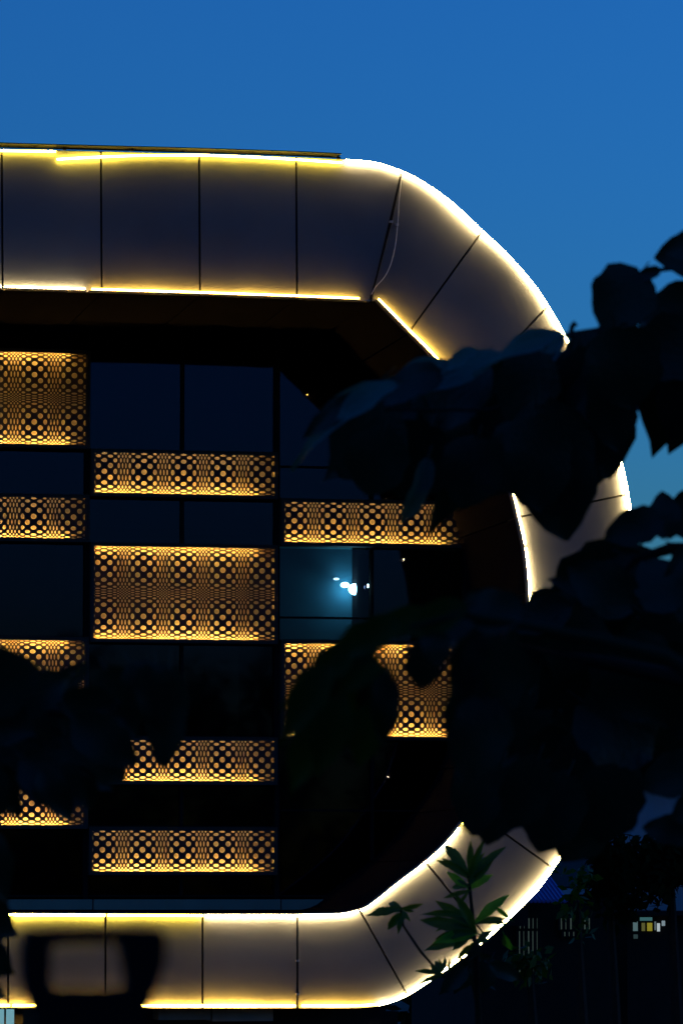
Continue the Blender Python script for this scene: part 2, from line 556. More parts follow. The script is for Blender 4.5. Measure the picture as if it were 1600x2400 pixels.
def sheet_mesh(w, h, zphase, mg=0.035):
    """a metal sheet pierced by warped rows of oval holes; x from 0 to w, z from 0 down to -h"""
    m = MB()
    x0, x1, z0, z1 = mg, w - mg, mg, h - mg
    xe, ze = [], []
    k = -30
    while True:
        e = PX * (0.31 + warp(k - 0.5, 12, 0.72, 0.22))
        if e > x1 + 0.2: break
        xe.append((k, e)); k += 1
    k = -50
    while True:
        e = PZ * (zphase + warp(k - 0.5, 16, 0.85, 0.25))
        if e > z1 + 0.2: break
        ze.append((k, e)); k += 1
    cx = lambda v: min(max(v, x0), x1)
    cz = lambda v: min(max(v, z0), z1)
    NS = 12
    for (i, a), (_, b) in zip(xe, xe[1:]):
        if b <= x0 or a >= x1: continue
        for (j, c), (_, d) in zip(ze, ze[1:]):
            if d <= z0 or c >= z1: continue
            A, Bx, Cz, Dz = cx(a), cx(b), cz(c), cz(d)
            if (i + j) % 2:
                m.add([(A, 0, -Cz), (Bx, 0, -Cz), (Bx, 0, -Dz), (A, 0, -Dz)], [(0, 3, 2, 1)])
                continue
            mx, mz, rx, rz = (a + b) / 2, (c + d) / 2, (b - a) * 0.46, (d - c) * 0.46
            vs = [(Bx, 0, -Dz), (A, 0, -Dz), (A, 0, -Cz), (Bx, 0, -Cz)]
            el = [(cx(mx + rx * math.cos(2 * math.pi * q / NS)), 0, -cz(mz + rz * math.sin(2 * math.pi * q / NS))) for q in range(NS)]
            fs = []
            for q in range(NS):
                cn = q // (NS // 4)
                fs.append((cn, 4 + q, 4 + (q + 1) % NS))
            for cn in range(4):
                fs.append((cn, 4 + ((cn + 1) * NS // 4) % NS, (cn + 1) % 4))
            # drop faces that the sheet's edge has squeezed flat
            allv = vs + el
            keep = []
            for f in fs:
                p, q, r = (Vector(allv[t]) for t in f)
                if (q - p).cross(r - p).length > 1e-8:
                    keep.append(f)
            m.add(allv, keep)
    # solid margin
    for (a, b, c, d) in ((0, w, 0, mg), (0, w, h - mg, h), (0, mg, mg, h - mg), (w - mg, w, mg, h - mg)):
        m.add([(a, 0, -c), (b, 0, -c), (b, 0, -d), (a, 0, -d)], [(0, 3, 2, 1)])
    return m.mesh('perforated_sheet', M['sheet'])


BW = CX[2][1] - CX[2][0]
BH = {'tall': fz(1280) - fz(1507), 'short': fz(1062) - fz(1168)}
SHEET = {'tall': sheet_mesh(BW, BH['tall'], 0.53), 'short': sheet_mesh(BW, BH['short'], 0.46)}
FY = GY - 0.24                                   # face of the light boxes
DEP = 0.20
BOXL = {}
case_me, frame_me = {}, {}
for kd in ('tall', 'short'):
    h = BH[kd]
    m = MB()
    t = 0.012
    m.box(0, BW, DEP - t, DEP, -h, 0)
    m.box(0, BW, 0.004, DEP - t, -t, 0)
    m.box(0, BW, 0.004, DEP - t, -h, -h + t)
    m.box(0, t, 0.004, DEP - t, -h + t, -t)
    m.box(BW - t, BW, 0.004, DEP - t, -h + t, -t)
    case_me[kd] = m.mesh('casing', M['case'])
    m = MB()
    m.box(-0.012, BW + 0.012, -0.012, DEP, 0, 0.012)
    m.box(-0.012, BW + 0.012, -0.012, DEP, -h - 0.012, -h)
    m.box(-0.012, 0, -0.012, DEP, -h, 0)
    m.box(BW, BW + 0.012, -0.012, DEP, -h, 0)
    frame_me[kd] = m.mesh('frame', M['sheet'])
for (c, y0, y1, lit, L, kd) in BOX:
    zt = zrow((y0 + y1) / 2, c) + BH[kd] / 2
    loc = Vector((CX[c][0] + 0.0, FY, zt))
    bx = link('light_box', case_me[kd], B, loc)
    link('perforated_sheet', SHEET[kd], bx, loc)
    link('box_frame', frame_me[kd], bx, loc)
    m = MB()
    rows = [(-BH[kd] + 0.024, 1.0)] + ([(-0.008, 1.0)] if lit == 'both' else [])
    for zz, s in rows:
        key = 'amber_%d' % L
        em = bpy.data.materials.get(key) or emit(key, (1.0, 0.50, 0.09), L * 5.6, 2.2)
        MB().tube([(loc.x + 0.05, loc.y + 0.145, zt + zz), (loc.x + BW * 0.9, loc.y + 0.145, zt + zz)], 0.008, 6).build('light_tube', em, bx)
    if lit == 'low':
        key = 'amber_low_%d' % L
        em = bpy.data.materials.get(key) or emit(key, (1.0, 0.62, 0.28), L * 0.25)
        MB().tube([(loc.x + 0.05, loc.y + 0.05, zt - 0.022), (loc.x + BW * 0.9, loc.y + 0.05, zt - 0.022)], 0.008, 6).build('light_tube', em, bx)
    BOXL.setdefault(c, []).append((zt, zt - BH[kd]))

# mullions, transoms and panes
ZT, ZB = fz(700), fz(2175)
for c in range(4):
    x = CX[c][0]
    MB().box(x - 0.062, x - 0.004, GY - 0.1, GY + 0.1, ZB, ZT).build('mullion', M['dark'], B)
MB().box(CX[3][1], CX[3][1] + 0.06, GY - 0.1, GY + 0.1, ZB, ZT).build('mullion', M['dark'], B)
for c in range(4):
    x0, x1 = CX[c]
    xm = (x0 + x1) / 2
    cuts = [zrow(770, c)]
    for a, b in BOXL.get(c, []):
        cuts += [a + 0.02, b - 0.02]
    cuts += [zrow(2100, c)]
    extra = {3: [zrow(1098, 3), zrow(1450, 3), zrow(1900, 3)], 0: [zrow(1100, 0), zrow(1500, 0), zrow(1850, 0)]}.get(c, [])
    for k in range(0, len(cuts), 2):
        zt, zb = cuts[k], cuts[k + 1]
        zs = [zt] + sorted([e for e in extra if zb < e < zt], reverse=True) + [zb]
        for za, zc in zip(zs, zs[1:]):
            if za - zc < 0.05: continue
            for xa, xb in ((x0, xm - 0.02), (xm + 0.02, x1)):
                MB().box(xa, xb, GY, GY + 0.012, zc + 0.012, za - 0.012).build('window_pane', M['glass'], B)
            MB().box(x0, x1, GY - 0.05, GY + 0.06, zc - 0.012, zc + 0.012).build('transom', M['dark'], B)
        MB().box(xm - 0.02, xm + 0.02, GY - 0.06, GY + 0.07, zb + 0.012, zt).build('mullion', M['dark'], B)
# sill panels at the foot of the glass
for (a, b) in [(-680, -222), (-219, 217), (220, 657), (660, 1090)]:
    p, q = at(a, 2108, GY - 0.2), at(b, 2132, GY - 0.2)
    MB().box(p.x, q.x - 0.0, GY - 0.2, GY - 0.14, q.z, p.z).build('sill_panel', M['sill'], B)
# floors and back of the rooms
MB().box(CX[0][0] - 0.1, CX[3][1] + 1.5, GY + 2.6, GY + 2.7, ZB, ZT + 0.2).build('interior_wall', M['inside'], B)
for y in (1172, 1730, 2120):
    z = fz(y)
    MB().box(CX[0][0] - 0.1, CX[3][1] + 0.06, GY + 0.13, GY + 2.6, z - 0.15, z).build('floor_slab', M['inside'], B)
for c in (1, 2, 3):
    x = CX[c][0] - 0.033
    MB().box(x - 0.03, x + 0.03, GY + 0.13, GY + 2.6, ZB, ZT).build('partition_wall', M['inside'], B)
xm3 = (CX[3][0] + CX[3][1]) / 2
MB().box(xm3 - 0.03, xm3 + 0.03, GY + 0.13, GY + 2.6, fz(1730), fz(1180)).build('partition_wall', M['inside'], B)

# lamps in the lit room
RW = GY + 1.1
MB().box(CX[3][0] + 0.01, xm3 - 0.031, RW, RW + 0.08, fz(1725), fz(1185)).build('room_wall', M['roomwall'], B)


def ellipsoid(c, rx, ry, rz, nu=14, nv=9):
    m = MB()
    vs, fs = [], []
    for i in range(nv + 1):
        a = math.pi * i / nv
        for j in range(nu):
            b = 2 * math.pi * j / nu
            vs.append((c.x + rx * math.sin(a) * math.cos(b), c.y + ry * math.sin(a) * math.sin(b), c.z + rz * math.cos(a)))
    for i in range(nv):
        for j in range(nu):
            fs.append((i * nu + j, i * nu + (j + 1) % nu, (i + 1) * nu + (j + 1) % nu, (i + 1) * nu + j))
    return m.add(vs, fs)


lampm = emit('cold_lamp', (0.45, 0.92, 1.0), 46)
lampm2 = emit('cold_lamp_dim', (0.6, 0.9, 1.0), 8)
for (x, y, w, h, mm, yy) in [(832, 1381, 34, 28, lampm, RW - 0.2), (808, 1371, 22, 13, lampm, RW - 0.16), (788, 1357, 15, 6, lampm2, RW - 0.14)]:
    p = at(x, y, yy)
    k = 1 / 185.0
    lo = ellipsoid(p, w * k / 2, w * k / 2, h * k / 2).build('ceiling_lamp', mm, B, True)
    MB().tube([(p.x, yy, p.z), (p.x, RW, p.z + 0.01)], 0.008, 6).build('lamp_arm', M['dark'], lo)
p = at(862, 1373, GY - 0.11)
ellipsoid(p, 0.012, 0.01, 0.024).build('mullion_lamp', lampm2, B, True)
p, q = at(656, 1449, GY - 0.06), at(850, 1452, GY - 0.06)
MB().box(p.x, q.x, GY - 0.075, GY - 0.055, q.z, p.z).build('transom_cap', M['sill'], B)

# ground floor below the frame
za = at(400, 2372, 0.3).z
MB().box(at(-700, 2372, .6).x, at(900, 2372, .6).x, 0.9, 1.1, 0, za + 0.3).build('ground_floor_wall', M['inside'], B)
for a, b, yt, yb in [(372, 494, 2371, 2390), (498, 640, 2368, 2393)]:
    p, q = at(a, yt, 0.45), at(b, yb, 0.45)
    MB().box(p.x, q.x, 0.45, 0.9, q.z, p.z + 0.1).build('concrete_beam', M['concrete'], B)
p, q = at(-160, 2366, 0.25), at(33, 2500, 0.25)
gw = MB().box(p.x, q.x, 0.25, 0.27, q.z, p.z).build('lit_window', emit('cool_window', (0.33, 0.75, 0.9), 0.45), B)
MB().box(q.x, q.x + 0.1, 0.2, 0.3, 0, p.z).build('window_frame', M['dark'], gw)
MB().box(q.x - 0.12, q.x - 0.1, 0.22, 0.3, 0, p.z).build('window_frame', M['dark'], gw)
# bulk of the building behind
x0, x1 = at(-700, 1500).x, at(1150, 1500).x
MB().box(x0, x1, 6.2, 9.0, 0, at(400, 420).z).build('rear_wall', M['inside'], B)
MB().box(x0 - 0.2, x0, 0.12, 9.0, 0, at(-700, 400).z).build('party_wall', M['inside'], B)
for xx in (-600, 60, 560, 860):
    p = at(xx, 2390, 3.2)
    MB().box(p.x, p.x + 0.4, 3.2, 3.6, 0, p.z + 0.1).build('column', M['inside'], B)


# ------------------------------------------------------------------ leaves
def leaf_mesh(name, prof, mat_, fold=0.18, curl=0.25, wave=0.04, seed=0, rows=10, bend=0.0):
    """a leaf of unit length along +y, half widths from prof, with a raised midrib fold and a curling tip"""
    rnd = random.Random(seed)
    def wid(v):
        for (a, p), (b, q) in zip(prof, prof[1:]):
            if v <= b:
                t = (v - a) / (b - a)
                t = t * t * (3 - 2 * t) * 0.4 + t * 0.6
                return p + (q - p) * t
        return 0
    vs, fs = [], []
    cols = (-1, -0.55, 0, 0.55, 1)
    ph = rnd.random() * 6
    for i in range(rows + 1):
        v = i / rows
        w = wid(v) + 0.004
        for c in cols:
            e = 1 + 0.07 * math.sin(v * 17 + ph + (2 if c > 0 else 0)) if abs(c) == 1 else 1
            z = fold * abs(c) * w - curl * v * v + wave * math.sin(v * 9 + ph + c * 1.5) * abs(c)
            vs.append((c * w * e + bend * v * v, v - 0.05 * abs(c) * (1 - v) * (1 if v < 0.2 else 0), z))
    k = len(cols)
    for i in range(rows):
        for c in range(k - 1):
            fs.append((i * k + c, i * k + c + 1, (i + 1) * k + c + 1, (i + 1) * k + c))
    # short stalk
    o = len(vs)
    for yy in (-0.22, 0.03):
        for a in range(4):
            vs.append((0.012 * math.cos(a * 1.571), yy, 0.012 * math.sin(a * 1.571)))
    for a in range(4):
        b = (a + 1) % 4
        fs.append((o + a, o + b, o + 4 + b, o + 4 + a))
    m = MB().add(vs, fs)
    return m.mesh(name, mat_, True)


OV = [(0, 0.06), (0.06, 0.26), (0.16, 0.40), (0.32, 0.47), (0.5, 0.44), (0.68, 0.33), (0.82, 0.18), (0.92, 0.06), (1, 0.0)]
RD = [(0, 0.10), (0.06, 0.30), (0.18, 0.46), (0.36, 0.52), (0.55, 0.50), (0.72, 0.42), (0.86, 0.28), (0.95, 0.12), (1, 0.02)]
LN = [(0, 0.01), (0.1, 0.07), (0.3, 0.15), (0.5, 0.18), (0.7, 0.15), (0.85, 0.08), (0.95, 0.025), (1, 0.0)]
LEAF = {
    'ov': [leaf_mesh('leaf', OV, M['leaf'], 0.2, 0.25, 0.04, s) for s in range(3)],
    'rd': [leaf_mesh('leaf', RD, M['leaf'], 0.12, 0.15, 0.03, s + 10) for s in range(3)],
    'ln': [leaf_mesh('leaf', LN, M['mango'], 0.3, 0.3, 0.02, s + 20, bend=0.06 * (s - 1)) for s in range(3)],
    'yg': [leaf_mesh('leaf', LN, M['young'], 0.35, 0.22, 0.025, s + 30, bend=0.1 * (s - 1)) for s in range(3)],
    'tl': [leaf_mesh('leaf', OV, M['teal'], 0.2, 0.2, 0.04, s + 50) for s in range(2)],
    'gr': [leaf_mesh('leaf', OV, M['leafg'], 0.2, 0.3, 0.04, s + 40) for s in range(2)],
}
R = random.Random(7)


def put_leaf(tree, base, tip, kind, depth, width=1.0, tilt=0.0, dd=0.0, var=None):
    """a leaf from base to tip (photograph pixels) standing depth metres from the camera"""
    p0 = atd(base[0], base[1], depth)
    p1 = atd(tip[0], tip[1], depth + dd)
    ydir = p1 - p0
    L = ydir.length
    yd = ydir / L
    vdir = (CAM - p0).normalized()
    xd = yd.cross(vdir).normalized()
    xd = (Matrix.Rotation(tilt, 3, yd) @ xd).normalized()
    zd = xd.cross(yd).normalized()
    ms = LEAF[kind]
    me = ms[R.randrange(len(ms)) if var is None else var]
    o = bpy.data.objects.new('leaf', me)
    S.collection.objects.link(o)
    o.parent = tree
    m = Matrix.Identity(4)
    for r in range(3):
        m[r][0] = xd[r] * L * width
        m[r][1] = yd[r] * L
        m[r][2] = zd[r] * L
    loc = p0 - tree.location
    m[0][3], m[1][3], m[2][3] = loc
    o.matrix_basis = m
    return o


def inside(p, poly):
    c = False
    n = len(poly)
    for i in range(n):
        (x1, y1), (x2, y2) = poly[i], poly[(i + 1) % n]
        if (y1 > p[1]) != (y2 > p[1]) and p[0] < (x2 - x1) * (p[1] - y1) / (y2 - y1) + x1:
            c = not c
    return c


def fill(tree, poly, step, size, depth, spread=1.0, kind=('ov', 'rd'), width=1.0):
    xs = [p[0] for p in poly]; ys = [p[1] for p in poly]
    y = min(ys)
    while y <= max(ys):
        x = min(xs)
        while x <= max(xs):
            c = (x + R.uniform(-.35, .35) * step, y + R.uniform(-.35, .35) * step)
            x += step
            a = R.gauss(math.pi / 2 + 0.2, 0.7)
            l = size * R.uniform(0.8, 1.15)
            v = (math.cos(a) * l / 2, math.sin(a) * l / 2)
            b, t = (c[0] - v[0], c[1] - v[1]), (c[0] + v[0], c[1] + v[1])
            w = (-v[1] * 0.8, v[0] * 0.8)
            if all(inside(q, poly) for q in (b, t, (c[0] + w[0] * .8, c[1] + w[1] * .8), (c[0] - w[0] * .8, c[1] - w[1] * .8))):
                put_leaf(tree, b, t, R.choice(kind), depth + R.uniform(-spread, spread) * 0.5, width, R.uniform(-0.5, 0.5), R.uniform(-.05, .05))
        y += step


def limb(tree, pts, r0, r1, name='branch', mat_='bark', n=7):
    q = [atd(*p) for p in pts]
    rs = [r0 + (r1 - r0) * i / (len(q) - 1) for i in range(len(q))]
    o = MB().tube([p - tree.location for p in q], rs, n).mesh(name, M[mat_], True)
    ob = bpy.data.objects.new(name, o)
    S.collection.objects.link(ob)
    ob.parent = tree
    return ob


def trunk(tree, top, r0, r1):
    t = top - tree.location
    pts = [Vector((0, 0, 0)), Vector((0.04, 0.02, t.z * 0.3)), t * 0.65 + Vector((0.06, 0, 0)), t]
    pts[2].z = t.z * 0.65
    ob = bpy.data.objects.new('trunk', MB().tube(pts, [r0, r0 * 0.8, (r0 + r1) / 2, r1], 10).mesh('trunk', M['bark'], True))
    S.collection.objects.link(ob)
    ob.parent = tree


# the tree on the right, its branches reaching in from beyond the frame
b0 = atd(1840, 2000, 10.0); b0.z = 0
T1 = empty('broadleaf_tree', b0, 'dark broadleaf tree with big drooping leaves covering the right half of the facade', 'tree')
trunk(T1, atd(1830, 900, 10.0), 0.16, 0.09)
limb(T1, [(1830, 1000, 10), (1700, 870, 10), (1560, 800, 10), (1420, 778, 10), (1335, 786, 10), (1322, 785, 10)], 0.03, 0.005)
limb(T1, [(1335, 786, 10), (1340, 765, 10), (1349, 757, 10)], 0.005, 0.008)
limb(T1, [(1335, 787, 10), (1360, 800, 10), (1373, 820, 10), (1300, 900, 10), (1150, 960, 10), (900, 960, 10)], 0.006, 0.004)
limb(T1, [(1830, 1350, 10), (1690, 1290, 10), (1570, 1285, 10), (1490, 1310, 10), (1400, 1400, 10)], 0.025, 0.006)
limb(T1, [(1830, 1700, 10), (1650, 1600, 10), (1400, 1550, 10), (1150, 1500, 9), (950, 1520, 7.5)], 0.03, 0.006)
limb(T1, [(1830, 900, 10), (1750, 720, 10), (1640, 620, 10), (1550, 632, 10), (1500, 640, 10)], 0.014, 0.003)
# single leaves along the outline
EXPL = [
    # upper right
    ((1730, 590), (1538, 600), 'rd', 0.62, .1), ((1690, 560), (1545, 585), 'rd', 0.5, .1), ((1690, 705), (1500, 738), 'rd', .62, .1), ((1660, 800), (1470, 830), 'rd', .8, .1), ((1500, 640), (1408, 760), 'rd', 0.95, .05), ((1545, 632), (1470, 660), 'ov', .45, .2), 
    ((1640, 720), (1527, 1072), 'ov', 0.62, .0), ((1700, 760), (1567, 1060), 'ov', 0.75, 0), ((1440, 770), (1490, 960), 'rd', 0.9, -.2),
    ((1420, 800), (1330, 890), 'rd', 1.0, .3), ((1370, 815), (1440, 990), 'rd', .9, .2),
    # teal leaves along the top
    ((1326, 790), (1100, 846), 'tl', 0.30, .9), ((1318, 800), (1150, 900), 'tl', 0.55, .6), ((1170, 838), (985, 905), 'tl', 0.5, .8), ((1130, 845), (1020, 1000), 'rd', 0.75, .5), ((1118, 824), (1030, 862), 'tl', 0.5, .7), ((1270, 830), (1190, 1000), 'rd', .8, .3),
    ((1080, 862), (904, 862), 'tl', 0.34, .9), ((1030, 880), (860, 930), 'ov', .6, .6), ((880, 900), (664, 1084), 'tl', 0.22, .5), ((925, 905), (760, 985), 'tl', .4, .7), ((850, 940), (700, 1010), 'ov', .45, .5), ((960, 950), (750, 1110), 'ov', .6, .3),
    ((915, 960), (790, 1120), 'rd', 0.95, .2), ((1340, 830), (1290, 1000), 'rd', .7, .2),
    # hanging over the light panel
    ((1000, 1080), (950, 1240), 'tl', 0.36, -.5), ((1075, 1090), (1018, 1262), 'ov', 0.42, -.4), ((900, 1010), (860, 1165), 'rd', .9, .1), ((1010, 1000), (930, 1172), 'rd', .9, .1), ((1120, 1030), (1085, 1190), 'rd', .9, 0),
    ((1180, 1040), (1140, 1170), 'rd', .9, 0), ((1240, 1000), (1180, 1150), 'rd', .9, 0),
    # the large hanging leaf
    ((1270, 950), (1326, 1266), 'rd', 0.62, 0), ((1300, 960), (1345, 1225), 'rd', .6, 0), ((1250, 980), (1270, 1200), 'rd', .7, 0), ((1392, 930), (1424, 1118), 'rd', .62, 0), ((1370, 880), (1429, 1118), 'rd', 0.72, 0), ((1360, 900), (1340, 1180), 'rd', .72, 0), ((1320, 940), (1240, 1165), 'rd', .8, .1), ((1420, 870), (1448, 1060), 'rd', .6, 0), ((1300, 860), (1260, 1080), 'rd', .9, .2),
    # lower right cluster
    ((1545, 1215), (1418, 1258), 'rd', 0.62, .1), ((1560, 1260), (1553, 1150), 'rd', 0.7, .2), ((1590, 1240), (1500, 1200), 'ov', .7, 0), ((1680, 1180), (1575, 1170), 'rd', .7, 0), ((1660, 1260), (1552, 1190), 'ov', .6, 0), ((1640, 1310), (1560, 1270), 'ov', .35, 0), ((1500, 1300), (1430, 1285), 'ov', 0.3, .2),
    ((1620, 1290), (1560, 1345), 'ov', .6, 0),
    ((1450, 1380), (1290, 1352), 'ov', 0.6, .2), ((1480, 1420), (1340, 1330), 'rd', .7, .1), ((1520, 1400), (1420, 1308), 'rd', .9, .1), ((1590, 1420), (1500, 1312), 'rd', .9, .1), ((1680, 1440), (1570, 1320), 'rd', .9, 0), ((1400, 1470), (1250, 1420), 'rd', 0.8, .1),
    ((1360, 1480), (1240, 1540), 'rd', .9, .1), ((1330, 1420), (1200, 1470), 'rd', .6, .2),
    # lower edge of the dark mass
    ((1130, 1760), (1108, 1960), 'rd', 0.6, 0), ((1180, 1800), (1140, 1985), 'rd', .62, 0), ((1260, 1780), (1196, 1950), 'rd', .62, 0), ((1330, 1820), (1260, 2002), 'rd', .7, 0), ((1300, 1790), (1232, 1950), 'rd', .7, 0), ((1420, 1850), (1312, 2022), 'rd', .7, 0), ((1450, 1800), (1400, 1980), 'rd', .8, 0), ((1480, 1740), (1480, 1870), 'rd', .9, 0),
    ((1640, 1790), (1505, 1845), 'rd', .7, 0), ((1690, 1690), (1540, 1770), 'rd', .8, 0), ((1700, 1640), (1570, 1720), 'rd', .8, 0), ((1700, 1860), (1578, 1915), 'rd', .7, 0), ((1660, 1900), (1560, 1960), 'rd', .8, 0), ((1640, 1950), (1500, 1940), 'rd', .5, 0),
]
for b, t, k, w, tl in EXPL:
    put_leaf(T1, b, t, k, 10 + R.uniform(-.4, .4), w, tl, R.uniform(-.04, .04))
fill(T1, [(1290, 815), (1420, 800), (1540, 715), (1700, 680), (1700, 1000), (1460, 990), (1440, 1080), (1370, 1110), (1340, 1200), (1200, 1165), (1080, 1185), (900, 1172), (760, 1110), (760, 1010), (900, 910), (1110, 860)], 62, 170, 10.6, 1.0)
fill(T1, [(1240, 1420), (1300, 1350), (1420, 1305), (1700, 1310), (1700, 1830), (1480, 1830), (1400, 1960), (1300, 1990), (1110, 1900), (1085, 1700), (1090, 1560)], 78, 210, 10.6, 1.2)

# a nearer branch with soft green leaves hanging across the middle
b0 = atd(1760, 3400, 6.5); b0.z = 0
T2 = empty('leafy_shrub', b0, 'tall shrub with long soft olive green leaves hanging before the lower light panels', 'shrub')
trunk(T2, atd(1740, 1620, 6.5), 0.05, 0.02)
limb(T2, [(1740, 1650, 6.5), (1560, 1540, 6.5), (1400, 1500, 6.5), (1250, 1470, 6.5), (1080, 1440, 6.5), (960, 1470, 6.5)], 0.014, 0.004, mat_='twig')
for b, t, k, w, tl, d in [
    ((1090, 1425), (930, 1480), 'gr', 0.5, .3, 6.5), ((1000, 1440), (845, 1490), 'gr', 0.45, .3, 6.6), ((930, 1455), (790, 1540), 'gr', 0.5, .2, 6.4), ((880, 1470), (770, 1590), 'gr', .6, .2, 6.6), ((830, 1520), (700, 1610), 'gr', .5, .2, 6.5), ((790, 1560), (650, 1650), 'gr', .4, .3, 6.6),
    ((770, 1570), (648, 1742), 'gr', 0.42, .2, 6.4), ((800, 1580), (690, 1760), 'gr', .5, 0, 6.7), ((760, 1680), (664, 1870), 'gr', .42, .2, 6.6), ((800, 1640), (735, 1830), 'gr', .5, .1, 6.5), ((850, 1570), (790, 1740), 'gr', .7, 0, 6.7), ((890, 1560), (860, 1720), 'gr', .6, 0, 6.7), ((870, 1660), (835, 1810), 'gr', .6, 0, 6.6), ((880, 1540), (790, 1620), 'gr', .7, .2, 6.6),
    ((905, 1580), (898, 1745), 'rd', .4, 0, 6.6), ((1060, 1440), (960, 1490), 'gr', .5, .4, 6.7), ((1000, 1505), (985, 1618), 'rd', .75, 0, 6.6), ((1010, 1480), (1035, 1560), 'rd', .8, 0, 6.5),
    ((1100, 1440), (985, 1500), 'rd', .6, .2, 6.6), ((1120, 1480), (1062, 1620), 'rd', .5, 0, 6.6), ((1110, 1580), (1056, 1750), 'rd', .45, 0, 6.6), ((1180, 1500), (1110, 1700), 'rd', .8, 0, 6.6), ((1150, 1640), (1090, 1830), 'rd', .7, 0, 6.6), ((1220, 1440), (1080, 1420), 'rd', .7, .2, 6.5), ((1180, 1420), (1060, 1460), 'rd', .8, .2, 6.7)]:
    put_leaf(T2, b, t, k, d, w, tl, R.uniform(-.03, .03))

# the tree on the left
b0 = atd(-420, 2400, 8.0); b0.z = 0
T3 = empty('broadleaf_tree', b0, 'dark leafy tree reaching in at the left edge over the light panels', 'tree')
trunk(T3, atd(-420, 1600, 8.0), 0.13, 0.06)
limb(T3, [(-420, 1650, 8), (-200, 1620, 8), (0, 1640, 8), (180, 1680, 8), (300, 1690, 8)], 0.02, 0.004)
limb(T3, [(-420, 1900, 8), (-200, 1850, 8), (20, 1840, 8)], 0.015, 0.004)
for b, t, w, tl in [((-80, 1620), (90, 1575), .8, .2), ((-60, 1570), (60, 1640), .9, 0), ((20, 1650), (178, 1586), .6, .2), ((90, 1640), (215, 1560), .4, .4), ((100, 1660), (230, 1700), .8, 0), ((0, 1700), (150, 1760), .9, 0), ((150, 1640), (320, 1690), .55, .1), ((180, 1690), (318, 1790), .55, 0), ((160, 1720), (296, 1832), .5, 0),
                     ((398, 1570), (382, 1802), .36, 0), ((350, 1560), (372, 1720), .5, 0), ((240, 1650), (330, 1730), .6, 0), ((100, 1760), (260, 1850), .6, 0), ((60, 1780), (200, 1885), .6, 0), ((100, 1810), (172, 1930), .5, 0), ((-60, 1720), (40, 1890), .7, 0), ((-20, 1800), (54, 1930), .4, .1), ((-80, 1780), (10, 1912), .6, 0), ((30, 1740), (120, 1872), .8, 0), ((-60, 1660), (80, 1720), .9, 0),
                     ((230, 1700), (300, 1760), .8, 0), ((370, 1560), (420, 1735), .45, .1), ((310, 1560), (400, 1700), .6, .1), ((250, 1570), (330, 1700), .6, .1), ((180, 1800), (215, 1900), .5, 0), ((-120, 2100), (42, 2200), .8, .1), ((-110, 2200), (38, 2290), .7, .1), ((-120, 2260), (16, 2345), .6, .1), ((-60, 1950), (20, 2120), .6, 0)]:
    put_leaf(T3, b, t, R.choice(('ov', 'rd')), 8 + R.uniform(-.25, .25), w * 1.15, tl, R.uniform(-.03, .03))

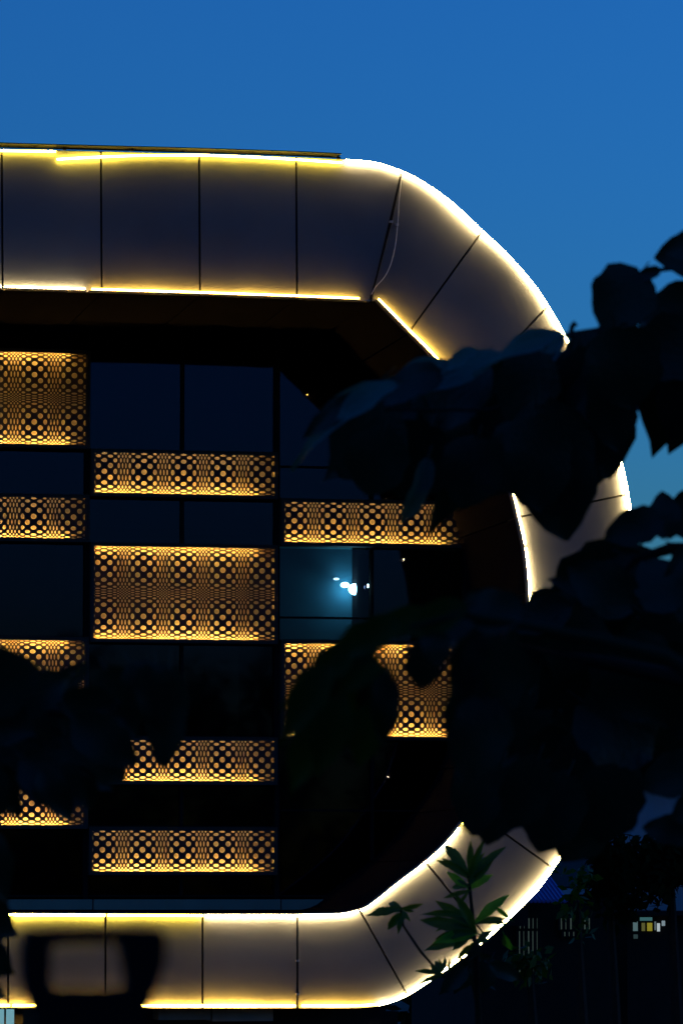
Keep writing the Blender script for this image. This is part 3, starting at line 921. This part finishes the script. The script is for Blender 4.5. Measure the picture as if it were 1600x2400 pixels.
# the young plant in front of the lower bend
SD = 20.0
b0 = atd(1110, 2400, SD); b0.z = 0
T4 = empty('young_tree', b0, 'young tree top with fresh green lance shaped leaves before the lower glowing bend', 'tree')
trunk(T4, atd(1114, 2230, SD), 0.035, 0.014)
limb(T4, [(1114, 2240, SD), (1108, 2160, SD), (1101, 2090, SD), (1096, 2040, SD)], 0.012, 0.006, 'stem', 'twig')
limb(T4, [(1112, 2230, SD), (1040, 2290, SD), (985, 2230, SD), (945, 2170, SD), (938, 2130, SD)], 0.008, 0.005, 'stem', 'twig')
for b, t, w, tl, k in [
    ((1096, 2050), (1040, 1968), 1.3, .2, 'ln'), ((1098, 2040), (1104, 1975), 1.2, .1, 'ln'), ((1100, 2060), (1040, 2010), 1.3, .2, 'ln'), ((1098, 2070), (1160, 2000), 1.1, -.3, 'ln'), ((1100, 2056), (1180, 1975), .9, -.3, 'ln'),
    ((1098, 2080), (1042, 2045), 1.4, .1, 'yg'), ((1096, 2085), (1150, 2042), 1.6, -.2, 'yg'), ((1098, 2078), (1050, 2075), 1.3, .2, 'ln'), ((1100, 2088), (1046, 2100), 1.0, .3, 'ln'), ((1104, 2070), (1148, 2022), 1.2, -.2, 'ln'),
    ((1112, 2165), (1192, 2088), 1.1, -.3, 'yg'), ((1112, 2180), (1030, 2105), 1.3, .2, 'ln'), ((1110, 2185), (985, 2143), 1.2, .2, 'ln'), ((1108, 2178), (1062, 2120), 1.4, .1, 'ln'), ((1112, 2195), (986, 2218), 1.1, .3, 'ln'), ((1110, 2190), (1020, 2195), 1.5, .3, 'yg'),
    ((1196, 2155), (1158, 2126), 1.1, .2, 'yg'), ((1190, 2165), (1152, 2160), 1.0, .1, 'ln'), ((1114, 2212), (1152, 2172), 1.5, -.2, 'ln'), ((1110, 2210), (1066, 2248), 1.3, .1, 'ln'), ((1112, 2225), (1098, 2275), .8, 0, 'ov'),
    ((938, 2135), (862, 2134), 1.5, .6, 'ln'), ((940, 2130), (905, 2108), 1.6, .3, 'ln'), ((940, 2130), (985, 2122), 1.2, .3, 'ln'), ((942, 2140), (900, 2180), 1.4, .1, 'ln'), ((945, 2140), (915, 2160), 1.8, .1, 'ln'), ((942, 2135), (950, 2165), 1.6, .1, 'ln'), ((1100, 2150), (985, 2130), .7, .4, 'ln'),
    ((1040, 2285), (975, 2268), 1.0, .3, 'ln'), ((1035, 2280), (1014, 2245), 1.4, .1, 'ln'), ((1038, 2278), (1046, 2238), 1.2, .1, 'ln'), ((1034, 2284), (1005, 2262), 1.6, 0, 'ln'), ((1050, 2280), (1080, 2250), 1.4, 0, 'ln'),
    ((1110, 2240), (1170, 2262), .6, 0, 'ov'), ((1100, 2250), (1160, 2320), .6, 0, 'ov'), ((1100, 2245), (1060, 2340), .7, 0, 'ov'), ((1180, 2190), (1198, 2236), 1.2, 0, 'yg'), ((1150, 2250), (1110, 2340), .8, 0, 'ov'), ((1150, 2260), (1230, 2300), .6, 0, 'ov'), ((1090, 2270), (1030, 2330), .7, 0, 'ov'), ((1120, 2210), (1100, 2250), .8, 0, 'ov')]:
    put_leaf(T4, b, t, k, SD + R.uniform(-.25, .25), w * (0.56 if k != 'ov' else 0.8), tl, R.uniform(-.08, .08))
    if k != 'ov' and R.random() < 0.6:          # a second, smaller leaf from the same node
        a = R.choice((-1, 1)) * R.uniform(0.35, 0.7)
        vx, vy = (t[0] - b[0]) * 0.75, (t[1] - b[1]) * 0.75
        t2 = (b[0] + vx * math.cos(a) - vy * math.sin(a), b[1] + vx * math.sin(a) + vy * math.cos(a))
        put_leaf(T4, b, t2, 'ln', SD + R.uniform(-.3, .3), w * 0.5, tl, R.uniform(-.1, .1))

# the black bracket close to the lens at the lower left
BD = 2.9
b0 = atd(220, 2330, BD)
br = empty('metal_bracket', b0, 'out of focus black metal bracket with a square opening at the lower left', 'bracket')
def slab(poly_o, poly_i, name, parent, depth, thick, mt):
    n = len(poly_o)
    vs = [atd(x, y, depth) - parent.location for x, y in poly_o] + [atd(x, y, depth) - parent.location for x, y in poly_i]
    vs += [v + Vector((0, thick, 0)) for v in vs]
    fs = []
    for i in range(n):
        j = (i + 1) % n
        fs += [(i, j, n + j, n + i), (2 * n + i, 3 * n + i, 3 * n + j, 2 * n + j), (i, 2 * n + i, 2 * n + j, j), (n + i, n + j, 3 * n + j, 3 * n + i)]
    o = bpy.data.objects.new(name, MB().add(vs, fs).mesh(name, mt))
    S.collection.objects.link(o)
    o.parent = parent
slab([(58, 2178), (220, 2174), (366, 2176), (392, 2194), (388, 2262), (364, 2325), (347, 2375), (347, 2460), (78, 2460), (78, 2375), (54, 2300), (50, 2230)],
     [(124, 2216), (200, 2214), (276, 2214), (284, 2218), (290, 2262), (296, 2296), (300, 2312), (260, 2316), (160, 2316), (122, 2314), (122, 2290), (123, 2240)], 'bracket_ring', br, BD, 0.02, M['black'])
p = atd(212, 2440, BD)
ob = bpy.data.objects.new('bracket_post', MB().box(-0.035, 0.035, -0.005, 0.03, -p.z, 0).mesh('bracket_post', M['black']))
S.collection.objects.link(ob)
ob.parent = br
ob.location = p - b0

# ------------------------------------------------------------------ beyond the building, lower right
HY = 16.0
hx = lambda x, y=2150: at(x, y, HY).x
hz = lambda y, x=1350: at(x, y, HY).z
b0 = at(1300, 2300, HY); b0.z = 0
H = empty('small_house', b0, 'small dark house with a blue roof edge and dimly lit barred windows', 'house')
MB().box(hx(1120), hx(1440), HY + 0.06, HY + 5, 0, hz(2096)).build('wall', M['darkwood'], H)
p0, p1 = at(1235, 2090, HY - 1.0), at(1330, 2112, HY - 1.0)
m = MB()
nr = 14
for i in range(nr):
    xa = p0.x - 0.3 + (p1.x + 0.3 - p0.x) * i / nr
    xb = p0.x - 0.3 + (p1.x + 0.3 - p0.x) * (i + 0.6) / nr
    zo = 0.03 if i % 2 else 0
    m.add([(xa, HY - 1.0, p1.z), (xb, HY - 1.0, p1.z), (xb, HY + 0.4, p0.z + 0.32), (xa, HY + 0.4, p0.z + 0.32),
           (xa, HY - 1.0, p1.z - 0.03), (xb, HY - 1.0, p1.z - 0.03), (xb, HY + 0.4, p0.z + 0.29), (xa, HY + 0.4, p0.z + 0.29)],
          [(0, 1, 2, 3), (4, 7, 6, 5), (0, 4, 5, 1), (1, 5, 6, 2), (2, 6, 7, 3), (3, 7, 4, 0)])
    xc = p0.x - 0.3 + (p1.x + 0.3 - p0.x) * (i + 1) / nr
    m.add([(xb, HY - 1.0, p1.z + 0.025), (xc, HY - 1.0, p1.z + 0.025), (xc, HY + 0.4, p0.z + 0.345), (xb, HY + 0.4, p0.z + 0.345),
           (xb, HY - 1.0, p1.z - 0.01), (xc, HY - 1.0, p1.z - 0.01), (xc, HY + 0.4, p0.z + 0.3), (xb, HY + 0.4, p0.z + 0.3)],
          [(0, 1, 2, 3), (4, 7, 6, 5), (0, 4, 5, 1), (1, 5, 6, 2), (2, 6, 7, 3), (3, 7, 4, 0)])
m.build('roof_edge', M['roofblue'], H)
MB().add([(hx(1100), HY - 0.2, hz(2078)), (hx(1460), HY - 0.2, hz(2078)), (hx(1460), HY + 3, hz(1990)), (hx(1100), HY + 3, hz(1990)), (hx(1100), HY - 0.2, hz(2082)), (hx(1460), HY - 0.2, hz(2082))],
         [(0, 1, 2, 3), (0, 4, 5, 1)]).build('roof', M['darkwood'], H)
railglow = emit('railing_glow', (0.55, 0.85, 0.78), 0.05)  # dim glow standing in for lamplight on the porch railing
for (a, b, y0, y1, nb) in [(1214, 1264, 2152, 2176, 5), (1212, 1264, 2182, 2240, 5), (1212, 1254, 2258, 2278, 4), (1310, 1386, 2152, 2178, 7), (1318, 1360, 2184, 2194, 4)]:
    w = MB().box(hx(a), hx(b), HY + 0.03, HY + 0.05, hz(y1), hz(y0)).build('window', railglow, H)  # added pane glowing in the railing slots, not a real window
    for k in range(nb + 1):
        x = hx(a) + (hx(b) - hx(a)) * k / nb
        MB().box(x - 0.022 * (1 + (k * 7 % 3) * .3), x + 0.02, HY - 0.01, HY + 0.025, hz(y1) - 0.02, hz(y0) + 0.02).build('railing_bar', M['darkwood'], w)
b0 = at(1520, 2300, HY + 2); b0.z = 0
H2 = empty('pavilion', b0, 'distant pavilion with small lit windows behind the shrubs at the lower right', 'house')
HY2 = HY + 2
h2x = lambda x: at(x, 2150, HY2).x
h2z = lambda y: at(1520, y, HY2).z
MB().box(h2x(1470), h2x(1640), HY2 + 0.06, HY2 + 4, 0, h2z(2140)).build('wall', M['darkwood'], H2)
MB().box(h2x(1455), h2x(1660), HY2 - 0.4, HY2 + 4.2, h2z(2146), h2z(2135)).build('roof', M['darkwood'], H2)
for (a, b, y0, y1, col, s) in [(1484, 1494, 2160, 2182, (.35, .6, .65), .35), (1500, 1528, 2150, 2158, (.2, .6, .65), .3), (1504, 1511, 2163, 2182, (.5, .5, .15), .3), (1517, 1528, 2163, 2182, (.75, .65, .06), .5), (1534, 1537, 2160, 2180, (.4, .55, .6), .35), (1540, 1546, 2164, 2183, (.8, .95, 1), .8), (1551, 1558, 2158, 2170, (.6, .8, .9), .5), (1485, 1494, 2190, 2200, (.3, .55, .6), .12), (1540, 1563, 2143, 2146, (.8, .7, .55), .4)]:
    MB().box(h2x(a), h2x(b), HY2 + 0.02, HY2 + 0.05, h2z(y1), h2z(y0)).build('window', emit('window_glow', col, s * 0.6), H2)
# the pale house glimpsed between the leaves
b0 = at(1540, 2300, HY + 6); b0.z = 0
H3 = empty('pale_house', b0, 'pale plastered house wall glimpsed in a gap between dark leaves', 'house')
y3 = HY + 6
MB().box(at(1440, 1900, y3).x, at(1700, 1900, y3).x, y3, y3 + 5, 0, at(1540, 1835, y3).z).build('wall', M['palewall'], H3)
MB().add([(at(1430, 1900, y3).x, y3 - .3, at(1540, 1838, y3).z), (at(1720, 1900, y3).x, y3 - .3, at(1540, 1838, y3).z), (at(1720, 1900, y3).x, y3 + 5.3, at(1540, 1800, y3).z), (at(1430, 1900, y3).x, y3 + 5.3, at(1540, 1800, y3).z)], [(0, 1, 2, 3)]).build('roof', M['darkwood'], H3)
# string of small lamps
b0 = at(1360, 1955, HY - 2)
SL = empty('string_lights', b0, 'short row of tiny white string lights under the dark leaves', 'lights')
bulb = emit('string_bulb', (0.85, 0.9, 1.0), 1.6)
cpts = [at(1350 + 110 * k / 10, 1953 + 8 * k / 10 + 2 * math.sin(math.pi * k / 10), HY - 2) for k in range(11)]
ob = bpy.data.objects.new('wire', MB().tube([p - b0 for p in cpts], 0.004, 4).mesh('wire', M['black'])); S.collection.objects.link(ob); ob.parent = SL
for x, r in [(1363, .018), (1370, .018), (1377, .014), (1387, .018), (1397, .018), (1406, .022), (1420, .006), (1456, .008)]:
    p = at(x, 1953 + 8 * (x - 1350) / 110 + 2, HY - 2)
    o = ellipsoid(p - b0, r * 1.3, r, r * 0.8, 6, 4).mesh('bulb', bulb)
    ob = bpy.data.objects.new('bulb', o); S.collection.objects.link(ob); ob.parent = SL


def crown_tree(px, top, bot, rx, Y, label, name='background_tree', n=2600, size=0.16, mt='bgleaf', group=None, seed=1, cat='tree'):
    """a tree with a crown of many leaf faces in uneven clumps"""
    rnd = random.Random(seed)
    c = at(px, (top + bot) / 2, Y)
    zt, zb = at(px, top, Y).z, at(px, bot, Y).z
    hw = (at(px + rx, top, Y) - at(px, top, Y)).length
    base = Vector((c.x, Y, 0))
    t = empty(name, base, label, cat, group)
    hz_ = (zt - zb) / 2
    mid = Vector((0, 0, (zt + zb) / 2))
    pts = [Vector((0, 0, 0)), Vector((0.1, 0, mid.z * 0.5)), mid]
    ob = bpy.data.objects.new('trunk', MB().tube(pts, [0.12, 0.1, 0.05], 7).mesh('trunk', M['bark'])); S.collection.objects.link(ob); ob.parent = t
    cl = [(Vector((rnd.uniform(-1, 1) * hw * .75, rnd.uniform(-.7, .7) * hw * .7, rnd.uniform(-.75, .8) * hz_)) + mid, rnd.uniform(.3, .55) * min(hw, hz_) + 0.1) for _ in range(16)]
    vs, fs = [], []
    for i in range(n):
        q, r = cl[rnd.randrange(len(cl))]
        d = Vector((rnd.gauss(0, 1), rnd.gauss(0, 1), rnd.gauss(0, 1))).normalized()
        p = q + d * r * rnd.random() ** 0.4
        a = Vector((rnd.gauss(0, 1), rnd.gauss(0, 1), rnd.gauss(0, 1) - .5)).normalized()
        b = a.cross(d + Vector((.01, .02, .03))).normalized()
        s = size * rnd.uniform(.6, 1.3)
        o = len(vs)
        vs += [tuple(p), tuple(p + a * s * .5 + b * s * .28), tuple(p + a * s), tuple(p + a * s * .5 - b * s * .28)]
        fs.append((o, o + 1, o + 2, o + 3))
    ob = bpy.data.objects.new('crown', MB().add(vs, fs).mesh('crown', M[mt])); S.collection.objects.link(ob); ob.parent = t
    return t


crown_tree(1425, 1960, 2150, 60, HY - 3, 'dark bushy tree standing before the porch railing of the small house', seed=3, n=1100, size=.2)
crown_tree(1570, 1965, 2125, 100, HY - 4, 'dark round tree at the right edge beside the lit windows', seed=4, n=1300, size=.2)
crown_tree(1350, 2020, 2200, 30, HY - 5, 'thin olive green sapling by the blue roof edge', 'sapling', 120, .17, 'mango', None, 5)
crown_tree(1240, 2225, 2300, 45, HY - 6, 'low green bush below the porch railing', 'bush', 140, .17, 'mango', None, 6, 'bush')
for i, (px, rx, s) in enumerate([(1150, 260, 11), (1420, 240, 12), (1700, 260, 13)]):
    crown_tree(px, 1780, 2420, rx, 45 + 3 * i, ['dark tree behind the house at the foot of the glowing bend', 'dark tree behind the small house roof', 'dark tree behind the pale house at the right edge'][i], seed=s, n=5000, size=.45, group='trees behind the houses')


def street_tree(x, y, top, hw, label, seed):
    """a full tree behind the viewer; the lower panes mirror the row and it shades the near leaves"""
    rnd = random.Random(seed)
    t = empty('street_tree', (x, y, 0), label, 'tree', 'row of trees across the street')
    ob = bpy.data.objects.new('trunk', MB().tube([(0, 0, 0), (0.1, 0, 1.6), (0.05, 0.1, top * 0.6)], [0.28, 0.22, 0.08], 9).mesh('trunk', M['bark'], True)); S.collection.objects.link(ob); ob.parent = t
    cl = []
    for _ in range(34):
        z = rnd.uniform(1.6, top - 1.3)
        k = 1 - max(0, (z - top * .6) / (top * .4)) ** 2 * 0.7
        cl.append((Vector((rnd.uniform(-1, 1) * hw * k, rnd.uniform(-.8, .8) * hw * .5 * k, z)), rnd.uniform(.9, 1.5)))
    vs, fs = [], []
    for i in range(7000):
        q, r = cl[rnd.randrange(len(cl))]
        d = Vector((rnd.gauss(0, 1), rnd.gauss(0, 1), rnd.gauss(0, 1))).normalized()
        p = q + d * r * rnd.random() ** 0.4
        a = Vector((rnd.gauss(0, 1), rnd.gauss(0, 1), rnd.gauss(0, 1) - .5)).normalized()
        b = a.cross(d + Vector((.01, .02, .03))).normalized()
        sz = 0.34 * rnd.uniform(.6, 1.3)
        o = len(vs)
        vs += [tuple(p), tuple(p + a * sz * .5 + b * sz * .3), tuple(p + a * sz), tuple(p + a * sz * .5 - b * sz * .3)]
        fs.append((o, o + 1, o + 2, o + 3))
    ob = bpy.data.objects.new('crown', MB().add(vs, fs).mesh('crown', M['leaf'])); S.collection.objects.link(ob); ob.parent = t


for k in range(7):
    street_tree(CAM.x - 21 + 7 * k + R.uniform(-1, 1), CAM.y - 5.5 + R.uniform(-1.2, 1.2), 11.5 + R.uniform(-1.2, 1.0), 4.2,
                'dark leafy street tree mirrored as a black mass in the lower window panes', 50 + k)
